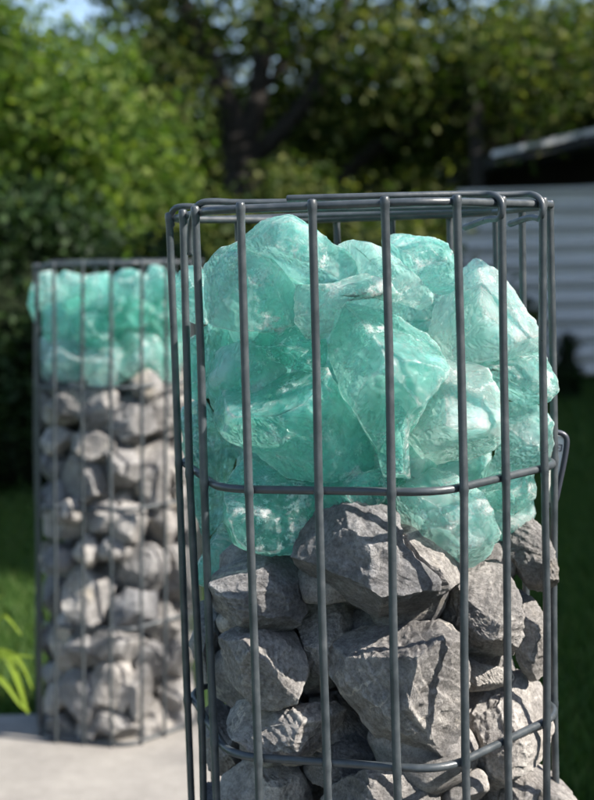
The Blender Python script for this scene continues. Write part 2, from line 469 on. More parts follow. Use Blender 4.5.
def chunk(outline, thick, kind, seed, sub, rnd=.62):
    """unit chunk: outline = closed list of (u,v) metres round (0,0); returns verts (u, v, w) with w towards the viewer"""
    rg = np.random.default_rng(seed)
    D, Fc = ico(sub)
    O = np.asarray(outline, float)
    ang = np.arctan2(O[:, 1], O[:, 0]); rr = np.hypot(O[:, 0], O[:, 1])
    # dense sampling of the polygon as a radial function
    tt = np.linspace(-math.pi, math.pi, 361); rad = np.zeros(361)
    n = len(O)
    for i, a in enumerate(tt):
        d = np.array([math.cos(a), math.sin(a)]); best = 0
        for k in range(n):
            p, q = O[k], O[(k + 1) % n]; e = q - p
            den = d[0] * e[1] - d[1] * e[0]
            if abs(den) < 1e-12: continue
            t = (p[0] * e[1] - p[1] * e[0]) / den; u = (p[0] * d[1] - p[1] * d[0]) / den
            if t > 0 and -1e-6 <= u <= 1 + 1e-6: best = max(best, t)
        rad[i] = best
    rad[rad == 0] = rr.mean()
    ph = np.arctan2(D[:, 1], D[:, 0]); e = np.hypot(D[:, 0], D[:, 1])
    Rr = np.interp(ph, tt, rad)
    ee = np.clip(e, 1e-6, 1) ** rnd
    ww = np.sign(D[:, 2]) * np.abs(D[:, 2]) ** rnd
    if kind == 'glass':                          # shards: thin sharp rims, thick middles
        ww = np.sign(D[:, 2]) * (1 - np.clip(e, 0, 1) ** 3.2) ** .7
        ee = e ** .8
    V = np.stack([Rr * ee * np.cos(ph), Rr * ee * np.sin(ph), thick * ww * (1.12 if kind == 'glass' else 1)], 1)
    size = rr.mean()
    # fracture planes and scoops
    nc = (24 if sub == 6 else 12) if kind == 'stone' else 18
    for i in range(nc):
        a = rg.uniform(0, 2 * math.pi); z = rg.uniform(-.9, .9) if i % 2 else rg.uniform(.3, .97)
        q = math.sqrt(max(0, 1 - z * z)); nn = np.array([q * math.cos(a), q * math.sin(a), z])
        sup = (V @ nn).max()
        lo, hi = ((.56, .86) if z > .28 else (.90, .99) if abs(z) > .2 or kind == 'stone' else (.96, 1.0))
        h = sup * rg.uniform(lo, hi) * (.94 if kind == 'glass' and z > .28 else 1)
        if kind == 'stone' or i % 3 == 0:
            d = V @ nn - h; mk = d > 0
            V[mk] -= d[mk, None] * nn * .96
        else:                                    # conchoidal scoop: a big sphere bites the surface
            Rs = size * rg.uniform(1.8, 4.5); tang = np.cross(nn, rg.normal(size=3)); tang /= np.linalg.norm(tang)
            cs = nn * (h + Rs * .985) + tang * size * rg.uniform(-.3, .3)
            dv = V - cs; dl = np.linalg.norm(dv, axis=1); mk = dl < Rs
            # push back along the cut normal onto the sphere
            lat = V - np.outer(V @ nn, nn) - (cs - nn * (cs @ nn)); l2 = (lat ** 2).sum(1)
            hh = (cs @ nn) - np.sqrt(np.clip(Rs * Rs - l2, 0, None))
            dd = (V @ nn) - hh; mk = mk & (dd > 0)
            V[mk] -= dd[mk, None] * nn * .95
    # roughness along normals (approximate by radial direction)
    nd = V / (np.linalg.norm(V, axis=1)[:, None] + 1e-9)
    if kind == 'stone':
        P = V / size
        amp = .035 * fbm(P * 2.0, 3, seed) - .045 * np.abs(fbm(P * 3.5, 4, seed + 9)) + .012 * fbm(P * 13, 3, seed + 5) 
        # stepped strata
        sdv = rg.normal(size=3); sdv /= np.linalg.norm(sdv)
        lay = (P @ sdv) * 7 + 1.2 * vnoise(P * 1.7, seed + 3); fr = lay - np.floor(lay)
        amp = amp + .022 * np.where(fr > .8, (1 - fr) * 5, fr / .8)
        V = V + nd * (size * (amp - .01))[:, None]
    else:
        P = V / size
        amp = .03 * fbm(P * 2.0, 3, seed) - .045 * np.abs(fbm(P * 3, 3, seed + 4)) + .010 * fbm(P * 11, 3, seed + 6) * (vnoise(P * 2.5, seed + 8) > -.1)
        V = V + nd * (size * amp)[:, None]
    return V, Fc

FILLED = []        # (centre, radius) of everything placed, for the filler search
def place(Cn, poly, kind, name, label, cat, group, seed, layer=0.0, thick=None, sub=5, fixY=None, tol=.001):
    poly = np.asarray(poly, float)
    # centre of the bounding area
    x, y = poly.T; x1, y1 = np.roll(x, -1), np.roll(y, -1)
    cr = x * y1 - x1 * y; A = cr.sum() / 2
    cx = ((x + x1) * cr).sum() / (6 * A); cyy = ((y + y1) * cr).sum() / (6 * A)
    Y = fixY if fixY else Cn.front_depth(cx, cyy) + .012
    for it in range(10):
        c = at(cx, cyy, Y)
        sc = Y / F * (1 / ray(cx, cyy)[1])
        out = np.stack([(poly[:, 0] - cx) * sc, -(poly[:, 1] - cyy) * sc], 1) * (1.085 if sub == 6 and kind == 'glass' else 1.13 if sub == 6 else 1.36 if kind == 'stone' else 1.22)
        wd = np.ptp(out[:, 0]); ht = np.ptp(out[:, 1])
        th = thick or .62 * min(max(.55 * min(wd, ht) + .2 * max(wd, ht), .018), .085)
        V, Fc = chunk(out, th, kind, seed, sub, .62 if sub == 6 else .5)
        view = ray(cx, cyy); view = view / np.linalg.norm(view)
        rx = np.cross(view, UP); rx /= np.linalg.norm(rx); ux = np.cross(rx, view)
        W = c + V[:, :1] * rx + V[:, 1:2] * ux - V[:, 2:3] * view
        if fixY: break
        e = Cn.inside_excess(W, 99.6 if kind == 'glass' and Cn is FRONT else 95) + .006 + layer - tol
        if abs(e) < .0015: break
        Y += max(-.02, min(.04, e * 1.05))
    if Cn is BACK and tol > 0 and not (kind == 'glass' and layer < 0):      # packed flush against the mesh
        for k in range(6):
            q = W[:, :2].copy(); q[:, 0] -= W[:, 2] * math.tan(R(Cn.lean))
            d = (q - Cn.C[k]) @ Cn.nout[k] + .007; mk = d > 0
            W[mk, :2] -= np.outer(d[mk] * .9, Cn.nout[k])
    o = mesh_obj(name, W, Fc, GLASS if kind == 'glass' else STONE, None, True, c)
    tag(o, label, cat, group); o.color = (((seed * 7919) % 97) / 97, 0, 0, 1)
    if kind == 'stone': o.data.polygons.foreach_set('use_smooth', [False] * len(o.data.polygons))
    FILLED.append((c, (wd + ht) / 4))
    return o

GG = 'aqua glass lumps in the front cage'
SG = 'grey stones in the front cage'
front_glass = [
 ('peaked glass lump at the very top of the front heap', [(243,244),(255,232),(270,219),(290,216),(312,229),(330,243),(350,252),(361,264),(357,276),(330,284),(308,288),(285,277),(262,258)], .0),
 ('blocky flat topped glass lump at top left of the front cage', [(198,262),(203,247),(240,245),(262,256),(285,275),(300,290),(308,300),(303,320),(296,328),(262,331),(238,330),(208,324),(200,305),(197,280)], .0),
 ('small glass lump poking out between the leftmost bars of the front cage', [(170,286),(182,270),(200,264),(210,290),(208,322),(187,322),(174,302)], -.004),
 ('pale glass lump wedged below the peaked top lump in the front cage', [(297,285),(312,286),(335,283),(360,275),(385,282),(395,296),(372,296),(348,300),(335,315),(328,338),(305,336),(296,325)], .012),
 ('dark lens shaped glass lump left of the big oval one in the front cage', [(250,333),(262,328),(290,327),(318,332),(334,340),(340,355),(335,370),(310,372),(285,367),(265,354)], .014),
 ('biggest oval glass lump in the middle of the front cage, frosted white', [(326,352),(330,325),(345,302),(372,294),(400,299),(425,320),(440,342),(447,360),(440,378),(424,400),(412,425),(400,446),(386,456),(368,428),(345,395),(331,372)], .004),
 ('wide green glass lump pointing left, just above the front cage second ring', [(202,402),(212,390),(245,384),(268,382),(278,372),(300,369),(325,372),(345,396),(362,425),(378,448),(387,468),(370,480),(345,483),(310,484),(286,484),(270,470),(255,455),(230,440),(210,420)], .0),
 ('glass lump at the back of the front heap, steep edge behind the third bar', [(380,250),(383,236),(395,231),(425,236),(447,244),(456,262),(460,290),(448,302),(430,292),(405,272),(388,260)], .045),
 ('smooth pale glass lump sloping down to the right, right of the peaked top lump', [(338,246),(355,241),(372,244),(388,252),(408,270),(428,288),(438,299),(425,312),(400,302),(372,296),(362,278),(358,262)], .03),
 ('tall palest glass lump with jagged right edge, upper right of the front cage', [(430,332),(434,304),(450,285),(458,272),(468,261),(480,257),(490,262),(498,261),(506,270),(512,286),(521,300),(526,312),(533,320),(538,332),(541,352),(520,356),(500,357),(470,360),(450,368),(444,352)], .003),
 ('teal glass lump sticking out at the right corner of the front cage', [(446,372),(465,358),(500,354),(540,350),(548,358),(556,378),(555,392),(546,401),(525,405),(510,403),(500,396),(480,374)], -.004),
 ('tall cloudy glass lump with vertical streaks, right of centre above the second ring', [(398,420),(406,392),(423,371),(450,363),(472,365),(487,370),(492,385),(499,400),(502,430),(496,455),(475,470),(455,478),(435,472),(410,466),(401,445)], .0),
 ('teal glass lump with pale leaf shaped facet, right, just above the second ring', [(497,405),(520,402),(541,408),(551,425),(555,445),(553,460),(530,470),(500,473),(488,480),(476,480),(496,455),(501,430)], .002),
 ('drop shaped glass lump hanging lowest at the right, over the pale stones', [(399,500),(402,480),(420,466),(450,470),(464,480),(481,495),(493,515),(498,540),(493,562),(478,573),(460,576),(440,571),(418,559),(405,541),(399,520)], .0),
 ('small teal glass lump below the second ring at the right of the front cage', [(476,482),(500,472),(537,469),(540,490),(533,506),(512,516),(497,514),(487,500)], .006),
 ('flat dark green glass lump hanging below the second ring at lower left', [(227,500),(230,470),(241,450),(257,455),(286,481),(320,486),(319,500),(316,520),(309,540),(290,553),(270,553),(250,549),(235,541),(226,520)], .006),
 ('narrow glass sliver pointing down at the lowest left of the front cage', [(196,582),(196,568),(205,550),(225,518),(240,530),(252,548),(232,563),(215,579),(203,587)], .0),
 ('green glass lump half hidden behind the second ring at the centre', [(280,480),(345,480),(388,466),(404,478),(402,500),(382,505),(352,513),(330,518),(315,522),(300,505)], .022),
 ('shaded green glass lump behind the left bars, above the wide pointed lump', [(184,330),(210,320),(255,330),(265,352),(262,385),(245,392),(212,396),(190,402),(183,370)], .004),
 ('dark shaded glass lump behind the left bars at the height of the second ring', [(183,410),(202,398),(218,425),(240,448),(232,470),(229,520),(206,545),(192,500),(184,450)], .004),
 ('thin glass lump squeezed between the oval lump and the cloudy streaked one', [(378,400),(400,370),(432,360),(415,400),(408,440),(410,475),(384,474),(374,440)], .02),
]
LIT_PALE = [.6, .6, .5, .8, .12, .6, .34, .55, .8, 1, .6, .95, .68, .75, .65, .24, .35, .25, .12, .12, .5]  # sunlit lumps set paler, shaded ones deeper: light put into the colour
i = 0
for lab, poly, lay in front_glass:
    ob = place(FRONT, poly, 'glass', 'glass_rock', lab, 'glass rock', GG, 101 + i * 7, lay, sub=6); ob.color = (LIT_PALE[i], 0, 0, 1)
    i += 1
front_stone = [
 ('rounded grey stone with a bright chipped corner under the dark green glass at left', [(212,592),(218,574),(230,562),(255,549),(278,549),(292,553),(301,568),(308,590),(306,612),(290,627),(265,627),(235,620),(214,610)], .0),
 ('large grey stone with rough folds at the centre, right under the glass', [(298,542),(318,515),(340,509),(370,501),(388,499),(396,515),(400,545),(412,560),(434,577),(436,602),(425,619),(400,624),(372,613),(340,600),(310,582),(300,562)], .0),
 ('egg shaped dark grey stone with a pale crooked vein at the left', [(219,632),(238,618),(270,621),(290,630),(303,650),(306,675),(292,698),(272,704),(250,701),(230,686),(217,660)], .002),
 ('biggest broad grey stone in the middle, lit on its right part', [(328,652),(343,626),(370,617),(405,627),(440,624),(457,640),(464,670),(464,710),(452,750),(436,767),(400,767),(375,747),(360,716),(345,691),(331,672)], .0),
 ('pale angular stone under the lowest glass lump, right of centre', [(430,580),(465,573),(490,560),(503,570),(516,600),(520,640),(510,666),(492,670),(468,652),(445,627),(432,607)], .0),
 ('light grey stone standing on edge at the upper right corner of the stones', [(508,514),(520,511),(540,528),(553,550),(557,580),(547,600),(530,592),(515,572),(507,545)], .0),
 ('narrow upright layered stone at the right edge', [(511,580),(525,588),(541,610),(545,640),(544,672),(531,681),(519,662),(513,620)], .0),
 ('flat faced pale stone behind the third ring at the right', [(466,682),(500,668),(530,677),(549,689),(555,715),(554,748),(520,768),(490,787),(470,784),(461,742),(462,702)], .0),
 ('stone bulging out at the bottom right of the picture, below the third ring', [(453,797),(490,785),(520,768),(550,762),(568,774),(574,800),(573,840),(530,856),(480,850)], -.004),
 ('flat slab shaped stone with a yellowish end at lower left', [(217,692),(250,702),(290,706),(325,705),(345,698),(364,724),(352,740),(322,747),(297,762),(265,756),(235,736),(217,712)], .004),
 ('brownish stone cut by the bottom edge of the picture at the left', [(220,782),(248,765),(290,767),(312,784),(314,822),(290,850),(240,848),(216,812)], .002),
 ('pale stone cut by the bottom edge of the picture at the centre', [(318,800),(340,786),(370,775),(410,769),(442,780),(452,812),(440,850),(380,862),(330,846)], .0),
 ('shaded stone sunk back between the egg shaped and the biggest stone', [(292,610),(315,588),(345,600),(362,618),(345,640),(340,690),(320,706),(300,690),(308,660),(303,635)], .035),
 ('dark stone hidden behind the gap above the third ring at centre left', [(290,755),(320,742),(355,735),(380,752),(385,775),(330,785),(300,775)], .04),
 ('stone wedged deep between the central folds and the pale angular one', [(395,500),(430,540),(470,570),(440,590),(420,580),(400,545)], .02),
 ('thin shaded stone against the left side wires below the glass', [(200,592),(210,585),(216,610),(218,655),(212,690),(204,680),(200,640)], .0),
 ('shaded stone against the left side wires at the third ring', [(204,700),(218,690),(236,735),(250,758),(225,775),(210,770),(205,735)], .004),
 ('shaded stone at the lower left edge, cut by the bottom of the picture', [(204,775),(222,770),(226,812),(230,850),(212,855),(206,820)], .0),
 ('stone in the shade behind the gap between the two upper left stones', [(208,606),(222,598),(244,612),(246,640),(240,664),(222,668),(208,650),(204,625)], .03),
 ('stone in the dark hollow left of the biggest stone, above the third ring', [(312,700),(335,690),(362,712),(372,742),(350,762),(322,760),(306,735)], .05),
 ('dark stone in the gap under the pale angular stone', [(455,650),(480,665),(510,668),(520,680),(490,690),(465,690)], .02),
]
for lab, poly, lay in front_stone:
    place(FRONT, poly, 'stone', 'grey_stone', lab, 'stone', SG, 331 + i * 5, lay, sub=6)
    i += 1

# ---- the farther column
BG, BS = 'aqua glass lumps in the farther cage', 'grey stones in the farther cage'
def blob(cx, cyy, rx, ry, seed, ang=0):
    rg = random.Random(seed); P = []
    n = rg.choice((5, 6, 7))
    for k in range(n):
        a = 2 * math.pi * (k + rg.uniform(-.3, .3)) / n + seed; q = rg.uniform(.88, 1.25)
        x, y = rx * q * math.cos(a), ry * q * math.sin(a)
        P.append((cx + x * math.cos(ang) - y * math.sin(ang), cyy + x * math.sin(ang) + y * math.cos(ang)))
    return P
bglass = [((50,288,15,15),'at the top left corner'),((72,284,18,14),'second from the left in the top row'),((102,291,18,14),'in the middle of the top row'),((130,287,20,15),'right of the middle in the top row'),
 ((160,284,16,15),'at the right end of the top row'),((36,300,6,17),'poking out past the left wires'),((58,324,18,22),'at the left, in the shade of the middle row'),((92,325,20,20),'dark green, left of the centre'),
 ((125,314,26,15),'with an amber streak, at the centre right'),((162,318,16,19),'very bright, in the middle row beside the front cage'),((50,358,13,24),'at the bottom left of the glass'),((74,361,22,20),'with white glints, bottom row left'),
 ((106,364,20,22),'darkest green, bottom row middle'),((140,352,24,20),'pale and flat, bottom row right'),((168,364,14,24),'bottom row beside the front cage'),((182,330,12,22),'between the leftmost bars of the front cage'),
 ((184,292,11,16),'at the top, half behind the leftmost bars of the front cage')]
for (e, lab) in bglass:
    place(BACK, blob(*e, 40 + i), 'glass', 'glass_rock', 'farther glass lump ' + lab, 'glass rock', BG, 501 + i * 3, .004 if e[0] != 36 else -.012, sub=5)
    i += 1
bstone = [((46,405,10,20),'leftmost, just under the glass'),((74,404,24,17),'dark, directly under the glass at left'),((104,412,20,20),'mid grey, top row at the centre'),((133,417,19,22),'pale and blocky, top row under the glass'),((161,408,17,20),'pale, top row near the front cage'),
 ((182,412,11,22),'top row, half hidden by the front cage'),((60,452,26,25),'large and dark, upper left'),((94,446,17,14),'in shade below the top row at the centre'),((95,478,24,22),'grey with pale streaks, upper middle'),((126,466,14,22),'narrow, upper middle'),
 ((152,468,16,36),'tall, flat and very pale, upper right'),((178,458,12,24),'pale grey beside the front cage, upper right'),((58,500,22,17),'in the shade just above the middle ring'),((66,524,22,12),'flat and dark below the middle ring'),((104,515,16,16),'small, behind the middle ring'),
 ((130,522,16,20),'sunlit, at the middle ring'),((158,522,16,22),'grey, right of centre at the middle ring'),((182,520,10,28),'tall, at the middle ring beside the front cage'),((76,556,38,17),'long and flat like a slab, left below the middle ring'),((136,566,26,26),'large, cracked and sunlit, right below the middle ring'),
 ((176,580,15,32),'pinkish and tall, beside the front cage'),((92,594,24,24),'bluish grey with white spots, left of centre'),((56,594,15,20),'small, at the left edge below the slab stone'),((135,612,20,19),'pale, at the ring above the bottom one'),((162,622,16,18),'beige, at the ring above the bottom one'),
 ((50,634,13,20),'dark, at the left edge above the bottom'),((84,648,18,17),'dark grey, lower left'),((120,645,20,17),'pale and smooth, lower middle'),((152,656,17,18),'two toned, lower right'),((178,648,14,24),'pale, lower right beside the front cage'),
 ((54,682,18,28),'leaning, with a pale rim, lower left'),((84,690,14,22),'in deep shade, lower left'),((112,688,20,26),'upright with a sunlit face, lower middle'),((140,690,12,28),'narrow and leaning, lower middle'),((166,694,17,24),'sunlit, lower right'),
 ((184,700,12,26),'pale, bottom right beside the front cage'),((66,728,18,13),'small, on the slab at the left'),((92,728,12,14),'tiny, on the slab left of the middle'),((114,724,22,18),'sandy coloured, on the slab at the middle'),((148,724,17,18),'light, on the slab right of the middle'),((172,726,14,14),'light, on the slab at the right')]
for (e, lab) in bstone:
    place(BACK, blob(*e, 40 + i), 'stone', 'grey_stone', 'farther stone ' + lab, 'stone', BS, 701 + i * 3, .004, sub=5)
    i += 1

# ---- the stones behind and below these, filling both cages
def inside(Cn, p, m):
    q = np.array(p, float); q[0] -= q[2] * math.tan(R(Cn.lean))
    return all((q[:2] - Cn.C[k]) @ Cn.nout[k] < -m for k in range(6))
def fill(Cn, zs_g, r, n, gl, sl, gg, sg, seed, zlo, zhi, ov=.68, deep=0):
    rg = random.Random(seed); placed = 0; tries = 0
    mine = list(FILLED)
    while placed < n and tries < 16000:
        tries += 1
        a, b = rg.uniform(-.16, .16), rg.uniform(-.16, .16); z = zlo + r + (zhi - zlo - 2 * r) * rg.random()
        rr = r * rg.uniform(.8, 1.2)
        p = np.array([Cn.cen[0] + a + z * math.tan(R(Cn.lean)), Cn.cen[1] + b, z])
        if not inside(Cn, p, rr * .85 + deep): continue
        if any(np.linalg.norm(p - c) < (rr + q) * ov for c, q in mine): continue
        kind = 'glass' if z > zs_g else 'stone'
        if kind == 'stone' and z + rr > zs_g + .02: continue
        O = [(rr * rg.uniform(.85, 1.15) * math.cos(t), rr * rg.uniform(.8, 1.15) * math.sin(t)) for t in np.linspace(0, 2 * math.pi, 9)[:-1]]
        V, Fc = chunk(O, rr * rg.uniform(.7, 1), kind, seed + tries, 4)
        A = Matrix.Rotation(rg.uniform(0, 6.28), 3, Vector((rg.random(), rg.random(), rg.random() + .1)).normalized())
        V = V @ np.array(A) + p
        o = mesh_obj('glass_rock' if kind == 'glass' else 'grey_stone', V, Fc, GLASS if kind == 'glass' else STONE, None, True, p)
        tag(o, gl if kind == 'glass' else sl, 'glass rock' if kind == 'glass' else 'stone', gg if kind == 'glass' else sg)
        o.color = (rg.uniform(.1, .6), 0, 0, 1)
        mine.append((p, rr)); FILLED.append((p, rr)); placed += 1
zg = at(300, 540, .95)[2]
fill(FRONT, zg, .042, 170, 'glass lump deep inside or at the back of the front cage', 'stone deep inside or at the foot of the front cage',
     'hidden glass lumps of the front cage', 'hidden stones of the front cage', 11, .0, .80)
fill(FRONT, zg, .026, 110, 'small glass piece wedged in a gap inside the front cage', 'small stone wedged in a gap inside the front cage',
     'small hidden glass pieces of the front cage', 'small hidden stones of the front cage', 57, .2, zg, .70, .012)
fill(BACK, .62, .036, 170, 'glass lump deep inside the farther cage behind the row at its wires', 'stone deep inside the farther cage behind the row at its wires',
     'hidden glass lumps of the farther cage', 'hidden stones of the farther cage', 23, .0, .79)
fill(BACK, .62, .026, 70, 'small glass piece wedged in a gap inside the farther cage', 'small stone wedged in a gap inside the farther cage',
     'small hidden glass pieces of the farther cage', 'small hidden stones of the farther cage', 91, .0, .62, .78, .03)

# ------------------------------------------------------------------ tag holder clipped at the right corner of the front cage
YT = .995
root = empty('cage_clasp', at(558, 470, YT)); L0 = np.array(root.location)
tag(root, 'small tapered grey clasp with white inner face outside the front cage right corner', 'clasp')
rim = [at(548, 431, YT), at(556, 432, YT), at(564, 434, YT), at(567.5, 440, YT), at(564.5, 460, YT), at(559, 485, YT), at(555, 505, YT), at(548, 505, YT + .01)]
V, Fc = tube(smooth_path(rim), .0022, 12); CL = simple('clasp_grey_plastic', (.045, .05, .065), .35)
mesh_obj('rim', np.array(V), Fc, CL, root, True, L0).location = (0, 0, 0)
def plate(pts, Y, th):
    n = len(pts); A = [at(x, y, Y) for x, y in pts]; B = [p + np.array([0, th, 0]) for p in A]
    return np.array(A + B), [tuple(range(n))[::-1], tuple(range(n, 2 * n))] + [(k, (k + 1) % n, n + (k + 1) % n, n + k) for k in range(n)]
V, Fc = plate([(550, 434), (563, 437), (565, 441), (559, 472), (554, 502), (548, 502)], YT + .0005, .004)
o = mesh_obj('label_plate', V, Fc, simple('white_plastic', (.86, .85, .83), .4), root, False, L0); o.location = (0, 0, 0)
for a, b in (((556, 444), (562, 445)), ((562, 445), (561, 451)), ((561, 451), (555.3, 450)), ((555.3, 450), (556, 444)), ((557.5, 447.5), (559.5, 447.8))):
    V, Fc = tube([at(*a, YT - .0002), at(*b, YT - .0002)], .0004, 6)
    mesh_obj('printed_square', np.array(V), Fc, CL, o, True, L0).location = (0, 0, 0)

# ------------------------------------------------------------------ ground
SX0, SX1, SY0, SY1 = -.62, .27, -.5, 2.265
V = []
def slab_mesh():
    n = 40
    xs = np.linspace(SX0, SX1, n); ys = np.linspace(SY0, SY1, n)
    ring = [(x, SY0) for x in xs] + [(SX1, y) for y in ys[1:]] + [(x, SY1) for x in xs[::-1][1:]] + [(SX0, y) for y in ys[::-1][1:-1]]
    ring = np.array(ring); rg = np.random.default_rng(3)
    m = len(ring); V = []
    cen = ring.mean(0)
    for z, ins in ((-.12, 0), (-.006, 0), (-.001, .003), (0, .009)):
        for p in ring:
            d = cen - p; d = np.sign(d) * (np.abs(d) > 0)
            q = p.copy()
            if abs(p[0] - SX0) < 1e-6: q[0] += ins
            if abs(p[0] - SX1) < 1e-6: q[0] -= ins
            if abs(p[1] - SY0) < 1e-6: q[1] += ins
            if abs(p[1] - SY1) < 1e-6: q[1] -= ins
            q += rg.normal(size=2) * .0012
            V.append((q[0], q[1], z))
    Fc = []
    for l in range(3):
        for k in range(m):
            Fc.append((l * m + k, l * m + (k + 1) % m, (l + 1) * m + (k + 1) % m, (l + 1) * m + k))
    Fc.append(tuple(3 * m + k for k in range(m)))
    return np.array(V), Fc
V, Fc = slab_mesh()
tag(mesh_obj('pavement', V, Fc, concrete_mat(), None, False), kind='structure')
GZ = -.06
n = 2
tag(mesh_obj('ground', [(-150, -150, GZ), (150, -150, GZ), (150, 250, GZ), (-150, 250, GZ)], [(0, 1, 2, 3)], soil_mat()), kind='structure')

def blades(n, xr, yr, hmin, hmax, seed, wd=.0022, skip=None):
    rg = np.random.default_rng(seed)
    x = rg.uniform(*xr, n); y = rg.uniform(*yr, n)
    k = ~((x > SX0 - .01) & (x < SX1 + .012) & (y < SY1 + .012)); x, y = x[k], y[k]; n = len(x)
    a = rg.uniform(0, 2 * math.pi, n); h = rg.uniform(hmin, hmax, n); ln = rg.uniform(.1, .7, n) * h; b = rg.uniform(0, 2 * math.pi, n)
    dx, dy = np.cos(a) * wd, np.sin(a) * wd
    z0 = np.full(n, GZ)
    P0 = np.stack([x - dx, y - dy, z0], 1); P1 = np.stack([x + dx, y + dy, z0], 1)
    mx, my = x + np.cos(b) * ln * .35, y + np.sin(b) * ln * .35
    P2 = np.stack([mx + dx * .8, my + dy * .8, z0 + h * .6], 1); P3 = np.stack([mx - dx * .8, my - dy * .8, z0 + h * .6], 1)
    P4 = np.stack([x + np.cos(b) * ln, y + np.sin(b) * ln, z0 + h], 1)
    V = np.stack([P0, P1, P2, P3, P4], 1).reshape(-1, 3)
    base = np.arange(n)[:, None] * 5
    Fq = np.concatenate([base + [0, 1, 2], base + [0, 2, 3], base + [3, 2, 4]])
    return V, Fq
Va, Fa = blades(110000, (-2.2, -.2), (1.0, 5.2), .03, .065, 1)
Vb, Fb = blades(110000, (.30, 2.4), (1.2, 5.0), .03, .065, 2)
Vc, Fc_ = blades(70000, (-.6, 4.5), (5.0, 9.0), .03, .07, 4, .004)
V = np.vstack([Va, Vb, Vc]); Fq = np.vstack([Fa, Fb + len(Va), Fc_ + len(Va) + len(Vb)])
tag(mesh_obj('grass', V, Fq, leaf_mat('grass_blade', (.036, .082, .020), (.058, .120, .026), (.10, .145, .042), .35)), kind='stuff', label='short green lawn grass around the concrete slab', cat='grass')

# ------------------------------------------------------------------ foliage
def leaves(cen, per, spread, size, seed, flat=.6):
    """leaf shaped quads scattered round clump centres"""
    rg = np.random.default_rng(seed); cen = np.asarray(cen)
    C = np.repeat(cen, per, 0); n = len(C)
    P = C + rg.normal(size=(n, 3)) * np.array([1, 1, .8]) * spread
    A = rg.normal(size=(n, 3)); A[:, 2] -= .4; A /= np.linalg.norm(A, axis=1)[:, None]
    U = rg.normal(size=(n, 3)); U[:, 2] += flat; U /= np.linalg.norm(U, axis=1)[:, None]
    B = np.cross(A, U); B /= np.linalg.norm(B, axis=1)[:, None] + 1e-9
    s = size * rg.uniform(.6, 1.25, n)[:, None]
    Nn = np.cross(A, B)
    V = np.stack([P, P + A * s * .35 + B * s * .30 + Nn * s * .06, P + A * s * .72 + B * s * .22 + Nn * s * .05, P + A * s - Nn * s * .05,
                  P + A * s * .72 - B * s * .22 + Nn * s * .05, P + A * s * .35 - B * s * .30 + Nn * s * .06], 1).reshape(-1, 3)
    b = np.arange(n)[:, None] * 6
    Fq = np.concatenate([b + [0, 1, 2, 3], b + [0, 3, 4, 5]])
    return V, Fq

def ell_points(c, r, n, seed, lo=.35, zmin=0.0):
    rg = np.random.default_rng(seed); out = []
    while len(out) < n:
        p = rg.normal(size=3); p /= np.linalg.norm(p); q = rg.uniform(lo, 1) ** .6
        p = np.array(c) + p * q * np.array(r) * (1 + .18 * math.sin(p[0] * 7 + seed) * math.cos(p[2] * 6))
        if p[2] > zmin: out.append(p)
    return np.array(out)

def limb(P, r0, r1, sides=9):
    P = smooth_path(P, rounds=3); rad = np.linspace(r0, r1, len(P)) * (1 + .08 * np.sin(np.arange(len(P)) * 1.7))
    return tube(P, rad, sides)
def join(parts):
    V = []; Fc = []
    for v, f in parts:
        o = len(V); V += list(v); Fc += [tuple(int(q) + o for q in g) for g in f]
    return np.array(V), Fc

L_YEL = leaf_mat('leaf_yellow_green', (.030, .066, .012), (.066, .122, .022), (.18, .23, .06), .48)
L_MID = leaf_mat('leaf_mid_green', (.016, .034, .007), (.040, .068, .013), (.16, .17, .055), .42)
L_DRK = leaf_mat('leaf_dark_green', (.007, .018, .005), (.013, .032, .008), (.026, .052, .012), .2)
CORE = simple('dark_core', (.012, .018, .008), .95, .1)  # for solid dark cores added inside the foliage to block light

def tree(name, label, base, trunk_parts, crown_clumps, per, spread, size, mat, seed, cat='tree', group=None, core=None):
    root = empty(name, base); L0 = np.array(base)
    tag(root, label, cat, group)
    if trunk_parts:
        V, Fc = join(trunk_parts); mesh_obj('trunk', V, Fc, BARK, root, True, L0).location = (0, 0, 0)
    V, Fc = leaves(crown_clumps, per, spread, size, seed)
    cr = mesh_obj('crown', V, Fc, mat, root, False, L0); cr.location = (0, 0, 0)
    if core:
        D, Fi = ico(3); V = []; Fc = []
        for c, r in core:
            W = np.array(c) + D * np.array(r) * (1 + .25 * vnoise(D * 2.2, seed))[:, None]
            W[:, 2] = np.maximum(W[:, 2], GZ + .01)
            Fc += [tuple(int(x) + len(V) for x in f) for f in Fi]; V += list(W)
        k = mesh_obj('blocking_core', np.array(V), Fc, CORE, root, True, L0); k.location = (0, 0, 0)
    return root

# main spreading tree in the middle, trunk 9 m away
def A(px, py, Y=9.0): return at(px, py, Y)
g0 = A(248, 262); g0[2] = GZ
tp = [limb([g0 + [0, 0, 0], A(250, 240), A(246, 195), A(243, 160), A(240, 138)], .165, .13),
      limb([A(241, 150), A(230, 110), A(212, 62), A(190, 20), A(170, -40)], .10, .04),
      limb([A(241, 150), A(256, 110), A(262, 60), A(270, 0), A(280, -60)], .09, .04),
      limb([A(250, 160), A(285, 130, 8.9), A(318, 85, 8.8), A(340, 30, 8.7), A(350, -30, 8.6)], .075, .03),
      limb([A(330, 200, 9.3), A(345, 175, 9.2), A(378, 145, 9.0), A(420, 125, 8.8), A(470, 95, 8.6), A(520, 40, 8.5)], .065, .03),
      limb([A(228, 100), A(190, 75, 8.8), A(150, 65, 8.6), A(100, 30, 8.5)], .035, .012),
      limb([A(262, 90), A(300, 50, 9.2), A(360, 20, 9.3), A(430, -20, 9.3)], .035, .012)]
rg = np.random.default_rng(8)
cl = []
